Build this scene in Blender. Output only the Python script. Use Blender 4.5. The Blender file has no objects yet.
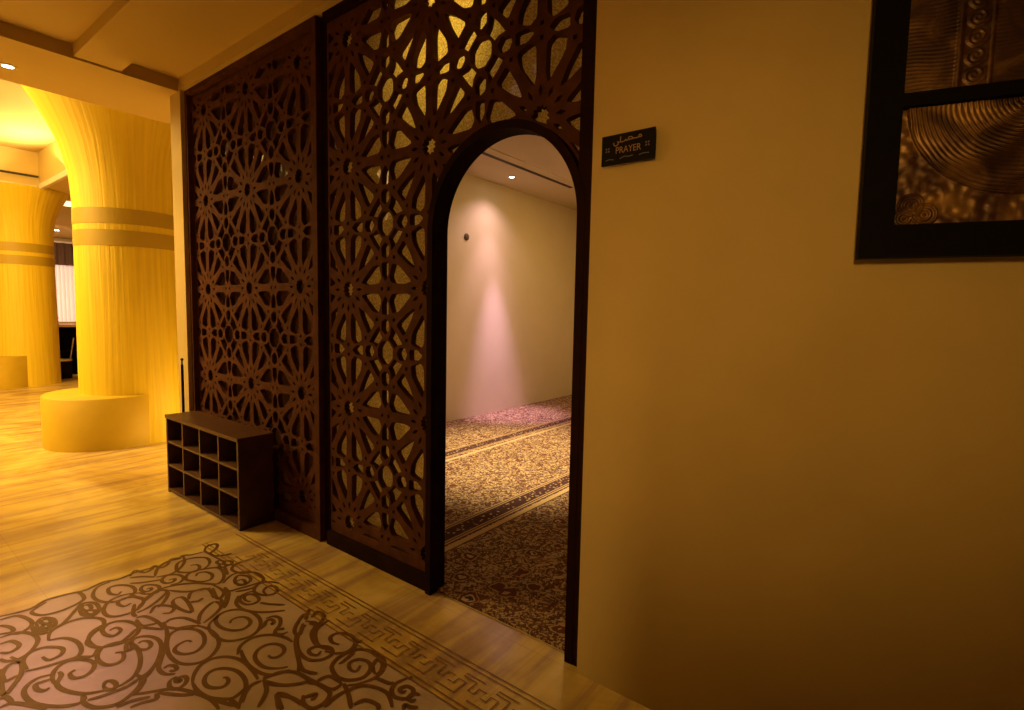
import bpy, bmesh, math, random
from mathutils import Vector, Matrix
# All lengths in metres.  x runs along the screen wall (left is negative), y goes
# into the prayer room, z is up; the camera stands 1.8 m in front of the wall.
C = bpy.context.scene.collection
scene = bpy.context.scene
PI = math.pi

# ------------------------------------------------------------------ camera
YAW, PITCH, ROLL, FPX = 0.6508, 0.0793, 0.01934, 521.9
def make_camera():
    f = Vector((-math.sin(YAW)*math.cos(PITCH), math.cos(YAW)*math.cos(PITCH), -math.sin(PITCH)))
    r = Vector((math.cos(YAW), math.sin(YAW), 0)); u = r.cross(f)
    r2 = r*math.cos(ROLL)+u*math.sin(ROLL); u2 = -r*math.sin(ROLL)+u*math.cos(ROLL)
    cd = bpy.data.cameras.new('camera'); cam = bpy.data.objects.new('camera', cd)
    C.objects.link(cam)
    m = Matrix((r2, u2, -f)).transposed().to_4x4(); m.translation = (0, -1.8, 1.47)
    cam.matrix_world = m
    cd.sensor_width = 36; cd.lens = FPX/1024*36; cd.clip_start = .02; cd.clip_end = 100
    scene.camera = cam
make_camera()

# ------------------------------------------------------------------ world, exposure, lamps
scene.view_settings.view_transform = 'Standard'
scene.view_settings.look = 'None'
scene.view_settings.gamma = 1
scene.view_settings.use_curve_mapping = False
scene.view_settings.exposure = 0.0
try:
    scene.cycles.use_denoising = True
    scene.cycles.max_bounces = 8
    scene.cycles.diffuse_bounces = 5
    scene.cycles.sample_clamp_indirect = 4
except Exception: pass
w = bpy.data.worlds.new('world'); scene.world = w; w.use_nodes = True
w.node_tree.nodes['Background'].inputs[0].default_value = (.010, .006, .003, 1)
w.node_tree.nodes['Background'].inputs[1].default_value = 1

def lamp(name, kind, loc, power, color, target=None, size=.1, size_y=None, angle=60, blend=.5):
    d = bpy.data.lights.new(name, kind); d.energy = power; d.color = color
    o = bpy.data.objects.new(name, d); C.objects.link(o); o.location = loc
    if kind == 'AREA':
        d.size = size
        if size_y: d.shape = 'RECTANGLE'; d.size_y = size_y
    elif kind == 'SPOT':
        d.spot_size = math.radians(angle); d.spot_blend = blend; d.shadow_soft_size = size
    else: d.shadow_soft_size = size
    if target is not None:
        o.rotation_euler = (Vector(target)-Vector(loc)).to_track_quat('-Z', 'Y').to_euler()
    return o
AMBER = (1.0, .47, .055); YELL = (1.0, .62, .17); ROSE = (1.0, .60, .44); WARM = (1.0, .60, .24)
# near corridor, dim
lamp('corridor_light', 'AREA', (-2.4, -3.0, 3.15), 3, AMBER, (-2.0, -1.6, 0), 1.6, 1.0)
lamp('corridor_wall_fill', 'SPOT', (.7, -5.4, 2.3), 335, (1, .51, .11), (-.50, 0, 1.52), .25, angle=31, blend=1)  # unseen spot added behind the camera to brighten the right wall
lamp('corridor_floor_light', 'SPOT', (-2.57, -1.42, 3.26), 190, (1, .50, .85), (-2.8, -1.85, 0), .05, angle=42, blend=1)
# lounge with the columns, bright
lamp('lounge_light_a', 'AREA', (-8.4, -2.6, 4.0), 930, YELL, (-9.5, -1.2, 0), 3.0, 3.0)
lamp('lounge_light_b', 'AREA', (-14.0, -2.0, 4.0), 900, YELL, (-14, -.8, 0), 3.0, 3.0)
lamp('lounge_far_light', 'AREA', (-17.5, 1.4, 3.4), 180, (1, .62, .40), (-18.5, 1.6, 0), 1.5, 1.5)
lamp('soffit_downlight_beam', 'SPOT', (-5.33, -.91, 3.17), 70, (1, .60, .14), (-5.05, -.45, 0), .04, angle=100, blend=.8)
lamp('cove_light_end', 'AREA', (-12.2, -1.2, 3.72), 24, (1, .60, .22), (-11.4, -1.2, 4.1), .25, 3.4)
lamp('cove_light_side', 'AREA', (-9.6, .45, 3.60), 30, (1, .60, .22), (-9.6, -.2, 4.1), 4.0, .2)
lamp('cove_light_corner', 'AREA', (-11.4, .42, 3.62), 45, (1, .66, .26), (-11.2, -.3, 4.15), 1.0, .15)
lamp('column_uplight', 'POINT', (-5.75, .85, .22), 26, YELL, size=.1)
# prayer room
lamp('prayer_spot_wall', 'SPOT', (-4.42, 3.9, 3.27), 44, (1, .60, .62), (-4.5, 3.9, 0), .05, angle=128, blend=1)
lamp('prayer_spot_carpet', 'SPOT', (-3.1, 2.3, 3.25), 1000, (1, .74, .36), (-3.1, 2.5, 0), .05, angle=58, blend=.8)
lamp('prayer_spot_far', 'SPOT', (-4.42, 4.0, 3.27), 640, (1, .54, .90), (-4.54, 4.2, 0), .05, angle=34, blend=1)
lamp('prayer_spot_mid', 'SPOT', (-4.42, 3.95, 3.27), 100, (1, .56, .70), (-4.62, 4.0, 0), .05, angle=62, blend=1)
lamp('prayer_spot_glass', 'SPOT', (-1.75, .95, 3.2), 120, (1, .62, .14), (-1.95, .13, 2.85), .05, angle=56, blend=1)
lamp('prayer_room_light', 'AREA', (-3.0, 4.4, 3.30), 62, (1, .58, .15), (-3.4, 4.4, 0), 1.6, 1.6)

# ------------------------------------------------------------------ materials
def newmat(name):
    m = bpy.data.materials.new(name); m.use_nodes = True
    return m, m.node_tree, m.node_tree.nodes['Principled BSDF']
def N(nt, t, **k):
    n = nt.nodes.new(t)
    for a, b in k.items():
        if a.startswith('i_'): n.inputs[a[2:].replace('_', ' ')].default_value = b
        else: setattr(n, a, b)
    return n
def plain(name, col, rough=.5, metal=0, spec=.5, noise=0, nscale=8, bump=0, bscale=60, emit=None, es=0):
    m, nt, b = newmat(name)
    b.inputs['Base Color'].default_value = (*col, 1)
    b.inputs['Roughness'].default_value = rough; b.inputs['Metallic'].default_value = metal
    b.inputs['Specular IOR Level'].default_value = spec
    tc = N(nt, 'ShaderNodeTexCoord')
    if noise:
        n = N(nt, 'ShaderNodeTexNoise', i_Scale=nscale, i_Detail=6.0)
        nt.links.new(tc.outputs['Object'], n.inputs['Vector'])
        r = N(nt, 'ShaderNodeValToRGB')
        r.color_ramp.elements[0].position = .3; r.color_ramp.elements[1].position = .7
        r.color_ramp.elements[0].color = (*[c*(1-noise) for c in col], 1)
        r.color_ramp.elements[1].color = (*[min(1, c*(1+noise)) for c in col], 1)
        nt.links.new(n.outputs['Fac'], r.inputs['Fac']); nt.links.new(r.outputs['Color'], b.inputs['Base Color'])
    if bump:
        n = N(nt, 'ShaderNodeTexNoise', i_Scale=bscale, i_Detail=4.0)
        nt.links.new(tc.outputs['Object'], n.inputs['Vector'])
        bp = N(nt, 'ShaderNodeBump', i_Strength=bump, i_Distance=.01)
        nt.links.new(n.outputs['Fac'], bp.inputs['Height']); nt.links.new(bp.outputs['Normal'], b.inputs['Normal'])
    if emit:
        b.inputs['Emission Color'].default_value = (*emit, 1); b.inputs['Emission Strength'].default_value = es
    return m

def marble_mat():
    m, nt, b = newmat('polished_marble')
    tc = N(nt, 'ShaderNodeTexCoord')
    mp = N(nt, 'ShaderNodeMapping'); mp.inputs['Rotation'].default_value = (0, 0, .12)
    mp.inputs['Scale'].default_value = (5.2, .55, 1)
    nt.links.new(tc.outputs['Object'], mp.inputs['Vector'])
    n1 = N(nt, 'ShaderNodeTexNoise', i_Scale=1.6, i_Detail=8.0, i_Roughness=.58, i_Distortion=.5)
    nt.links.new(mp.outputs['Vector'], n1.inputs['Vector'])
    r = N(nt, 'ShaderNodeValToRGB'); e = r.color_ramp.elements
    e[0].position = .30; e[0].color = (.42, .28, .12, 1); e[1].position = .66; e[1].color = (.74, .58, .24, 1)
    x = e.new(.43); x.color = (.52, .37, .20, 1); x = e.new(.52); x.color = (.69, .52, .16, 1)
    nt.links.new(n1.outputs['Fac'], r.inputs['Fac'])
    n2 = N(nt, 'ShaderNodeTexNoise', i_Scale=.9, i_Detail=5.0, i_Roughness=.6, i_Distortion=1.5)
    nt.links.new(tc.outputs['Object'], n2.inputs['Vector'])
    r2 = N(nt, 'ShaderNodeValToRGB'); r2.color_ramp.elements[0].position = .35
    r2.color_ramp.elements[0].color = (.68, .60, .5, 1); r2.color_ramp.elements[1].position = .6
    nt.links.new(n2.outputs['Fac'], r2.inputs['Fac'])
    mx = N(nt, 'ShaderNodeMix', data_type='RGBA', blend_type='MULTIPLY'); mx.inputs['Factor'].default_value = 1
    nt.links.new(r.outputs['Color'], mx.inputs['A']); nt.links.new(r2.outputs['Color'], mx.inputs['B'])
    # slab joints, 1.2 m slabs
    br = N(nt, 'ShaderNodeTexBrick', offset=0.0, i_Scale=1.0, i_Mortar_Size=.0025, i_Brick_Width=1.2, i_Row_Height=1.2)
    br.inputs['Color1'].default_value = (1, 1, 1, 1); br.inputs['Color2'].default_value = (.93, .93, .93, 1); br.inputs['Mortar'].default_value = (.84, .8, .76, 1)
    nt.links.new(tc.outputs['Object'], br.inputs['Vector'])
    mx2 = N(nt, 'ShaderNodeMix', data_type='RGBA', blend_type='MULTIPLY'); mx2.inputs['Factor'].default_value = 1
    nt.links.new(mx.outputs['Result'], mx2.inputs['A']); nt.links.new(br.outputs['Color'], mx2.inputs['B'])
    nt.links.new(mx2.outputs['Result'], b.inputs['Base Color'])
    b.inputs['Roughness'].default_value = .22; b.inputs['Specular IOR Level'].default_value = .5
    return m

def column_mat():
    m, nt, b = newmat('combed_plaster')
    tc = N(nt, 'ShaderNodeTexCoord'); sx = N(nt, 'ShaderNodeSeparateXYZ')
    nt.links.new(tc.outputs['Object'], sx.inputs['Vector'])
    at = N(nt, 'ShaderNodeMath', operation='ARCTAN2'); nt.links.new(sx.outputs['Y'], at.inputs[0]); nt.links.new(sx.outputs['X'], at.inputs[1])
    cb = N(nt, 'ShaderNodeCombineXYZ'); nt.links.new(at.outputs[0], cb.inputs['X'])
    z = N(nt, 'ShaderNodeMath', operation='MULTIPLY'); z.inputs[1].default_value = .05
    nt.links.new(sx.outputs['Z'], z.inputs[0]); nt.links.new(z.outputs[0], cb.inputs['Y'])
    n = N(nt, 'ShaderNodeTexNoise', i_Scale=17.0, i_Detail=2.0, i_Roughness=.5, i_Distortion=.12)
    nt.links.new(cb.outputs[0], n.inputs['Vector'])
    bp = N(nt, 'ShaderNodeBump', i_Strength=.6, i_Distance=.010)
    nt.links.new(n.outputs['Fac'], bp.inputs['Height']); nt.links.new(bp.outputs['Normal'], b.inputs['Normal'])
    r = N(nt, 'ShaderNodeValToRGB'); r.color_ramp.elements[0].position = .3; r.color_ramp.elements[1].position = .7
    r.color_ramp.elements[0].color = (.60, .44, .012, 1); r.color_ramp.elements[1].color = (.74, .56, .02, 1)
    nt.links.new(n.outputs['Fac'], r.inputs['Fac']); nt.links.new(r.outputs['Color'], b.inputs['Base Color'])
    b.inputs['Roughness'].default_value = .6
    return m

def carpet_mat():
    """floral carpet laid in strips along y; borders at fixed x within the mesh (object coords = world)"""
    m, nt, b = newmat('floral_carpet'); L = nt.links.new
    tc = N(nt, 'ShaderNodeTexCoord')
    def ramp(fac, stops, interp='LINEAR'):
        r = N(nt, 'ShaderNodeValToRGB'); e = r.color_ramp.elements; r.color_ramp.interpolation = interp
        e[0].position, e[0].color = stops[0][0], (*stops[0][1], 1); e[1].position, e[1].color = stops[-1][0], (*stops[-1][1], 1)
        for p, c in stops[1:-1]:
            q = e.new(p); q.color = (*c, 1)
        L(fac, r.inputs['Fac']); return r.outputs['Color']
    def mix(f, a, c, bt='MIX'):
        x = N(nt, 'ShaderNodeMix', data_type='RGBA', blend_type=bt)
        if isinstance(f, float): x.inputs['Factor'].default_value = f
        else: L(f, x.inputs['Factor'])
        for s, v in (('A', a), ('B', c)):
            if isinstance(v, tuple): x.inputs[s].default_value = (*v, 1)
            else: L(v, x.inputs[s])
        return x.outputs['Result']
    W, K = (1, 1, 1), (0, 0, 0)
    base = (.50, .37, .21)
    dn = N(nt, 'ShaderNodeTexNoise', i_Scale=14.0, i_Detail=2.0); L(tc.outputs['Object'], dn.inputs['Vector'])
    dv = N(nt, 'ShaderNodeVectorMath', operation='MULTIPLY_ADD'); L(dn.outputs['Color'], dv.inputs[0]); dv.inputs[1].default_value = (.09, .09, 0); L(tc.outputs['Object'], dv.inputs[2])
    nz = N(nt, 'ShaderNodeTexNoise', i_Scale=13.0, i_Detail=4.0, i_Distortion=2.2); L(tc.outputs['Object'], nz.inputs['Vector'])
    vines = ramp(nz.outputs['Fac'], [(.44, K), (.475, W), (.515, W), (.55, K)])
    nz2 = N(nt, 'ShaderNodeTexNoise', i_Scale=20.0, i_Detail=4.0, i_Distortion=1.8); L(tc.outputs['Object'], nz2.inputs['Vector'])
    blots = ramp(nz2.outputs['Fac'], [(.50, K), (.56, W)])
    v1 = N(nt, 'ShaderNodeTexVoronoi', i_Scale=4.6); L(dv.outputs[0], v1.inputs['Vector'])
    fl = ramp(v1.outputs['Distance'], [(.0, (.05, .04, .05)), (.07, (.50, .38, .24)), (.13, (.13, .045, .03)), (.22, (.42, .28, .16)), (.27, (.05, .03, .03))], 'CONSTANT')
    flm = ramp(v1.outputs['Distance'], [(.27, W), (.32, K)])
    v2 = N(nt, 'ShaderNodeTexVoronoi', i_Scale=34.0); L(dv.outputs[0], v2.inputs['Vector'])
    dots = ramp(v2.outputs['Distance'], [(.22, W), (.30, K)])
    c = mix(blots, base, (.17, .075, .042))
    c = mix(vines, c, (.10, .04, .035))
    c = mix(flm, c, fl)
    c = mix(dots, c, (.09, .045, .05))
    # borders
    sx = N(nt, 'ShaderNodeSeparateXYZ'); L(tc.outputs['Object'], sx.inputs['Vector'])
    for x0, wd in ((-2.34, .20), (-3.72, .20)):
        d = N(nt, 'ShaderNodeMath', operation='SUBTRACT'); L(sx.outputs['X'], d.inputs[0]); d.inputs[1].default_value = x0
        a = N(nt, 'ShaderNodeMath', operation='ABSOLUTE'); L(d.outputs[0], a.inputs[0])
        band = ramp(a.outputs[0], [(wd/2-.004, W), (wd/2, K)])
        lines = ramp(a.outputs[0], [(0, W), (.050, K), (.062, (.9, .9, .9)), (.072, K), (.085, W)], 'CONSTANT')
        wv = N(nt, 'ShaderNodeTexVoronoi', i_Scale=30.0); L(tc.outputs['Object'], wv.inputs['Vector'])
        fret = ramp(wv.outputs['Distance'], [(.22, (.50, .36, .22)), (.34, (.07, .03, .03))])
        bc = mix(lines, (.08, .04, .03), fret)
        edge = ramp(a.outputs[0], [(.058, K), (.062, W)], 'CONSTANT')
        bc = mix(edge, bc, mix(lines, (.10, .05, .04), (.52, .36, .20)))
        c = mix(band, c, bc)
    for x0, wd, cc in ((-2.195, .045, (.56, .40, .20)), (-2.232, .012, (.08, .035, .03)), (-2.165, .010, (.10, .05, .04)), (-3.555, .04, (.52, .38, .22))):
        d = N(nt, 'ShaderNodeMath', operation='SUBTRACT'); L(sx.outputs['X'], d.inputs[0]); d.inputs[1].default_value = x0
        a = N(nt, 'ShaderNodeMath', operation='ABSOLUTE'); L(d.outputs[0], a.inputs[0])
        lt = N(nt, 'ShaderNodeMath', operation='LESS_THAN'); L(a.outputs[0], lt.inputs[0]); lt.inputs[1].default_value = wd/2
        c = mix(lt.outputs[0], c, cc)
    L(c, b.inputs['Base Color'])
    b.inputs['Roughness'].default_value = .95; b.inputs['Specular IOR Level'].default_value = .1
    n3 = N(nt, 'ShaderNodeTexNoise', i_Scale=260.0, i_Detail=2.0); L(tc.outputs['Object'], n3.inputs['Vector'])
    bp = N(nt, 'ShaderNodeBump', i_Strength=.6, i_Distance=.006)
    L(n3.outputs['Fac'], bp.inputs['Height']); L(bp.outputs['Normal'], b.inputs['Normal'])
    return m

def glass_mat(name, tint, speck, gloss=.12):
    """obscure bronze glass: scatters the light of the room behind it, glossy face, fine speckle"""
    m, nt, b = newmat(name); L = nt.links.new
    out = nt.nodes['Material Output']; nt.nodes.remove(b)
    tc = N(nt, 'ShaderNodeTexCoord')
    n = N(nt, 'ShaderNodeTexNoise', i_Scale=150.0, i_Detail=3.0, i_Roughness=.7); L(tc.outputs['Object'], n.inputs['Vector'])
    r = N(nt, 'ShaderNodeValToRGB'); r.color_ramp.elements[0].position = .40; r.color_ramp.elements[1].position = .62
    r.color_ramp.elements[0].color = (*[c*(1-speck) for c in tint], 1); r.color_ramp.elements[1].color = (*[min(1, c*(1+speck)) for c in tint], 1)
    L(n.outputs['Fac'], r.inputs['Fac'])
    tr = N(nt, 'ShaderNodeBsdfTranslucent'); L(r.outputs['Color'], tr.inputs['Color'])
    bp = N(nt, 'ShaderNodeBump', i_Strength=.25, i_Distance=.002); L(n.outputs['Fac'], bp.inputs['Height'])
    gl = N(nt, 'ShaderNodeBsdfGlossy'); gl.inputs['Roughness'].default_value = .12; gl.inputs['Color'].default_value = (.8, .8, .8, 1)
    L(bp.outputs['Normal'], gl.inputs['Normal'])
    rf = N(nt, 'ShaderNodeBsdfRefraction'); rf.inputs['Roughness'].default_value = .32; rf.inputs['IOR'].default_value = 1.02
    L(r.outputs['Color'], rf.inputs['Color'])
    m0 = N(nt, 'ShaderNodeMixShader'); m0.inputs[0].default_value = .55; L(tr.outputs[0], m0.inputs[1]); L(rf.outputs[0], m0.inputs[2])
    mx = N(nt, 'ShaderNodeMixShader'); mx.inputs[0].default_value = gloss; L(m0.outputs[0], mx.inputs[1]); L(gl.outputs[0], mx.inputs[2])
    L(mx.outputs[0], out.inputs['Surface'])
    return m

M = {}
M['wall'] = plain('ochre_wall_paint', (.60, .47, .19), .75, noise=.05, nscale=3, bump=.05, bscale=220)
M['deepwall'] = plain('unseen_low_bounce_wall', (.13, .09, .04), .8)  # unseen walls, kept dark to limit light bounced into the corridor
M['cream'] = plain('cream_wall_paint', (.74, .66, .50), .7, noise=.03, nscale=2)
M['ceil'] = plain('ceiling_paint', (.62, .48, .17), .8)
M['marble'] = marble_mat()
M['field'] = plain('rose_marble', (.44, .33, .255), .30, noise=.14, nscale=5)
M['inlay'] = plain('brown_inlay', (.135, .062, .012), .4, spec=.3, noise=.15, nscale=12)
M['inlay_thin'] = plain('russet_inlay', (.20, .095, .03), .30)
M['comb'] = column_mat()
M['smooth_band'] = plain('smooth_plaster_band', (.40, .28, .012), .55)
M['bench'] = plain('ochre_plaster_bench', (.52, .36, .012), .6, noise=.06, nscale=4)
M['wood'] = plain('carved_walnut', (.098, .038, .019), .75, spec=.05, noise=.25, nscale=14)
M['darkwood'] = plain('dark_wood_and_reveal_shade', (.020, .007, .005), .75, spec=.04, noise=.2, nscale=10)
M['shelfwood'] = plain('wenge_laminate', (.066, .024, .010), .42, noise=.22, nscale=9)
M['shelfedge'] = plain('wenge_lit_edge', (.10, .048, .022), .4)  # lighter wenge for boards and dividers, light on their edges painted in
M['black'] = plain('black_lacquer', (.004, .003, .003), .7, spec=.1)
M['steel'] = plain('dark_metal', (.02, .018, .016), .35, metal=.8)
M['chrome'] = plain('brushed_metal', (.6, .55, .5), .3, metal=1)
M['white'] = plain('white_trim', (.8, .78, .72), .5)
M['lens'] = plain('lamp_lens', (.9, .9, .9), .3, emit=(1, .88, .78), es=28)
M['signface'] = plain('sign_face', (.006, .006, .008), .6, spec=.15)
M['signink'] = plain('sign_lettering', (.36, .22, .12), .5)
M['signgrey'] = plain('sign_symbols', (.16, .14, .14), .5)
M['carpet'] = carpet_mat()
M['glass_l'] = glass_mat('smoked_glass', (.30, .20, .11), .25, .12)
M['glass_r'] = glass_mat('speckled_bronze_glass', (.95, .74, .40), .45, .10)
M['sheer'] = plain('sheer_curtain', (.85, .78, .74), .8, emit=(1, .68, .56), es=.36)  # emission stands in for window light coming through the cloth
M['valance'] = plain('brown_valance', (.12, .07, .04), .8)
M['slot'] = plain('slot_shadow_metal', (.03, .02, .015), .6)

# ------------------------------------------------------------------ mesh helpers
def mk(name, bm, mats, parent=None, smooth=False, loc=None, **props):
    me = bpy.data.meshes.new(name); bm.normal_update(); bm.to_mesh(me); bm.free()
    for m_ in (mats if isinstance(mats, (list, tuple)) else [mats]): me.materials.append(m_)
    if smooth:
        for p in me.polygons: p.use_smooth = True
    o = bpy.data.objects.new(name, me); C.objects.link(o)
    if parent: o.parent = parent
    if loc: o.location = loc
    for k, v in props.items(): o[k] = v
    return o
def empty(name, loc=(0, 0, 0), rz=0, **props):
    o = bpy.data.objects.new(name, None); C.objects.link(o); o.location = loc; o.rotation_euler = (0, 0, rz)
    o.empty_display_size = .1
    for k, v in props.items(): o[k] = v
    return o
def box(bm, x0, x1, y0, y1, z0, z1, mi=0, bev=0):
    vs = [bm.verts.new(p) for p in ((x0,y0,z0),(x1,y0,z0),(x1,y1,z0),(x0,y1,z0),(x0,y0,z1),(x1,y0,z1),(x1,y1,z1),(x0,y1,z1))]
    fs = [bm.faces.new([vs[i] for i in q]) for q in ((0,3,2,1),(4,5,6,7),(0,1,5,4),(1,2,6,5),(2,3,7,6),(3,0,4,7))]
    for f in fs: f.material_index = mi
    if bev:
        es = list({e for f in fs for e in f.edges})
        bmesh.ops.bevel(bm, geom=es, offset=bev, segments=2, affect='EDGES', profile=.6)
def boxes(*bs, bev=0):
    bm = bmesh.new()
    for b in bs: box(bm, *b, bev=bev)
    return bm
def lathe(bm, prof, n=48, cx=0, cy=0, mi=0, cap=False):
    rings = []
    for r, z in prof:
        rings.append([bm.verts.new((cx+r*math.cos(2*PI*i/n), cy+r*math.sin(2*PI*i/n), z)) for i in range(n)])
    for a, b in zip(rings, rings[1:]):
        for i in range(n):
            f = bm.faces.new((a[i], a[(i+1) % n], b[(i+1) % n], b[i])); f.material_index = mi; f.smooth = True
    if cap:
        bm.faces.new(rings[0][::-1]); bm.faces.new(rings[-1])
def smooth_path(p, k=5, closed=False):
    out = []; n = len(p)
    for i in range(n if closed else n-1):
        g = lambda j: Vector(p[j % n]) if closed else Vector(p[max(0, min(n-1, j))])
        a, b, c, d = g(i-1), g(i), g(i+1), g(i+2)
        for s in range(k):
            t = s/k
            out.append(.5*((2*b)+(c-a)*t+(2*a-5*b+4*c-d)*t*t+(3*b-a-3*c+d)*t**3))
    if not closed: out.append(Vector(p[-1]))
    return out
def ribbon(bm, pts, wd, put, mi=0, taper=False):
    """flat strip along 2-D points; put(u, v) -> 3-D"""
    pts = [Vector(p) for p in pts]; q = [pts[0]]
    for p in pts[1:]:
        if (p-q[-1]).length > 1e-4: q.append(p)
    if len(q) < 2: return
    L, R = [], []
    for i, p in enumerate(q):
        t = (q[min(i+1, len(q)-1)]-q[max(i-1, 0)]); t = t.normalized() if t.length > 1e-9 else Vector((1, 0))
        nrm = Vector((-t.y, t.x)); h = wd/2
        if taper:
            e = min(i, len(q)-1-i)/max(1, len(q)-1)*2; h *= .55+.45*min(1, e*3)
        L.append(bm.verts.new(put(*(p+nrm*h)))); R.append(bm.verts.new(put(*(p-nrm*h))))
    for i in range(len(q)-1):
        f = bm.faces.new((L[i], R[i], R[i+1], L[i+1])); f.material_index = mi

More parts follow.
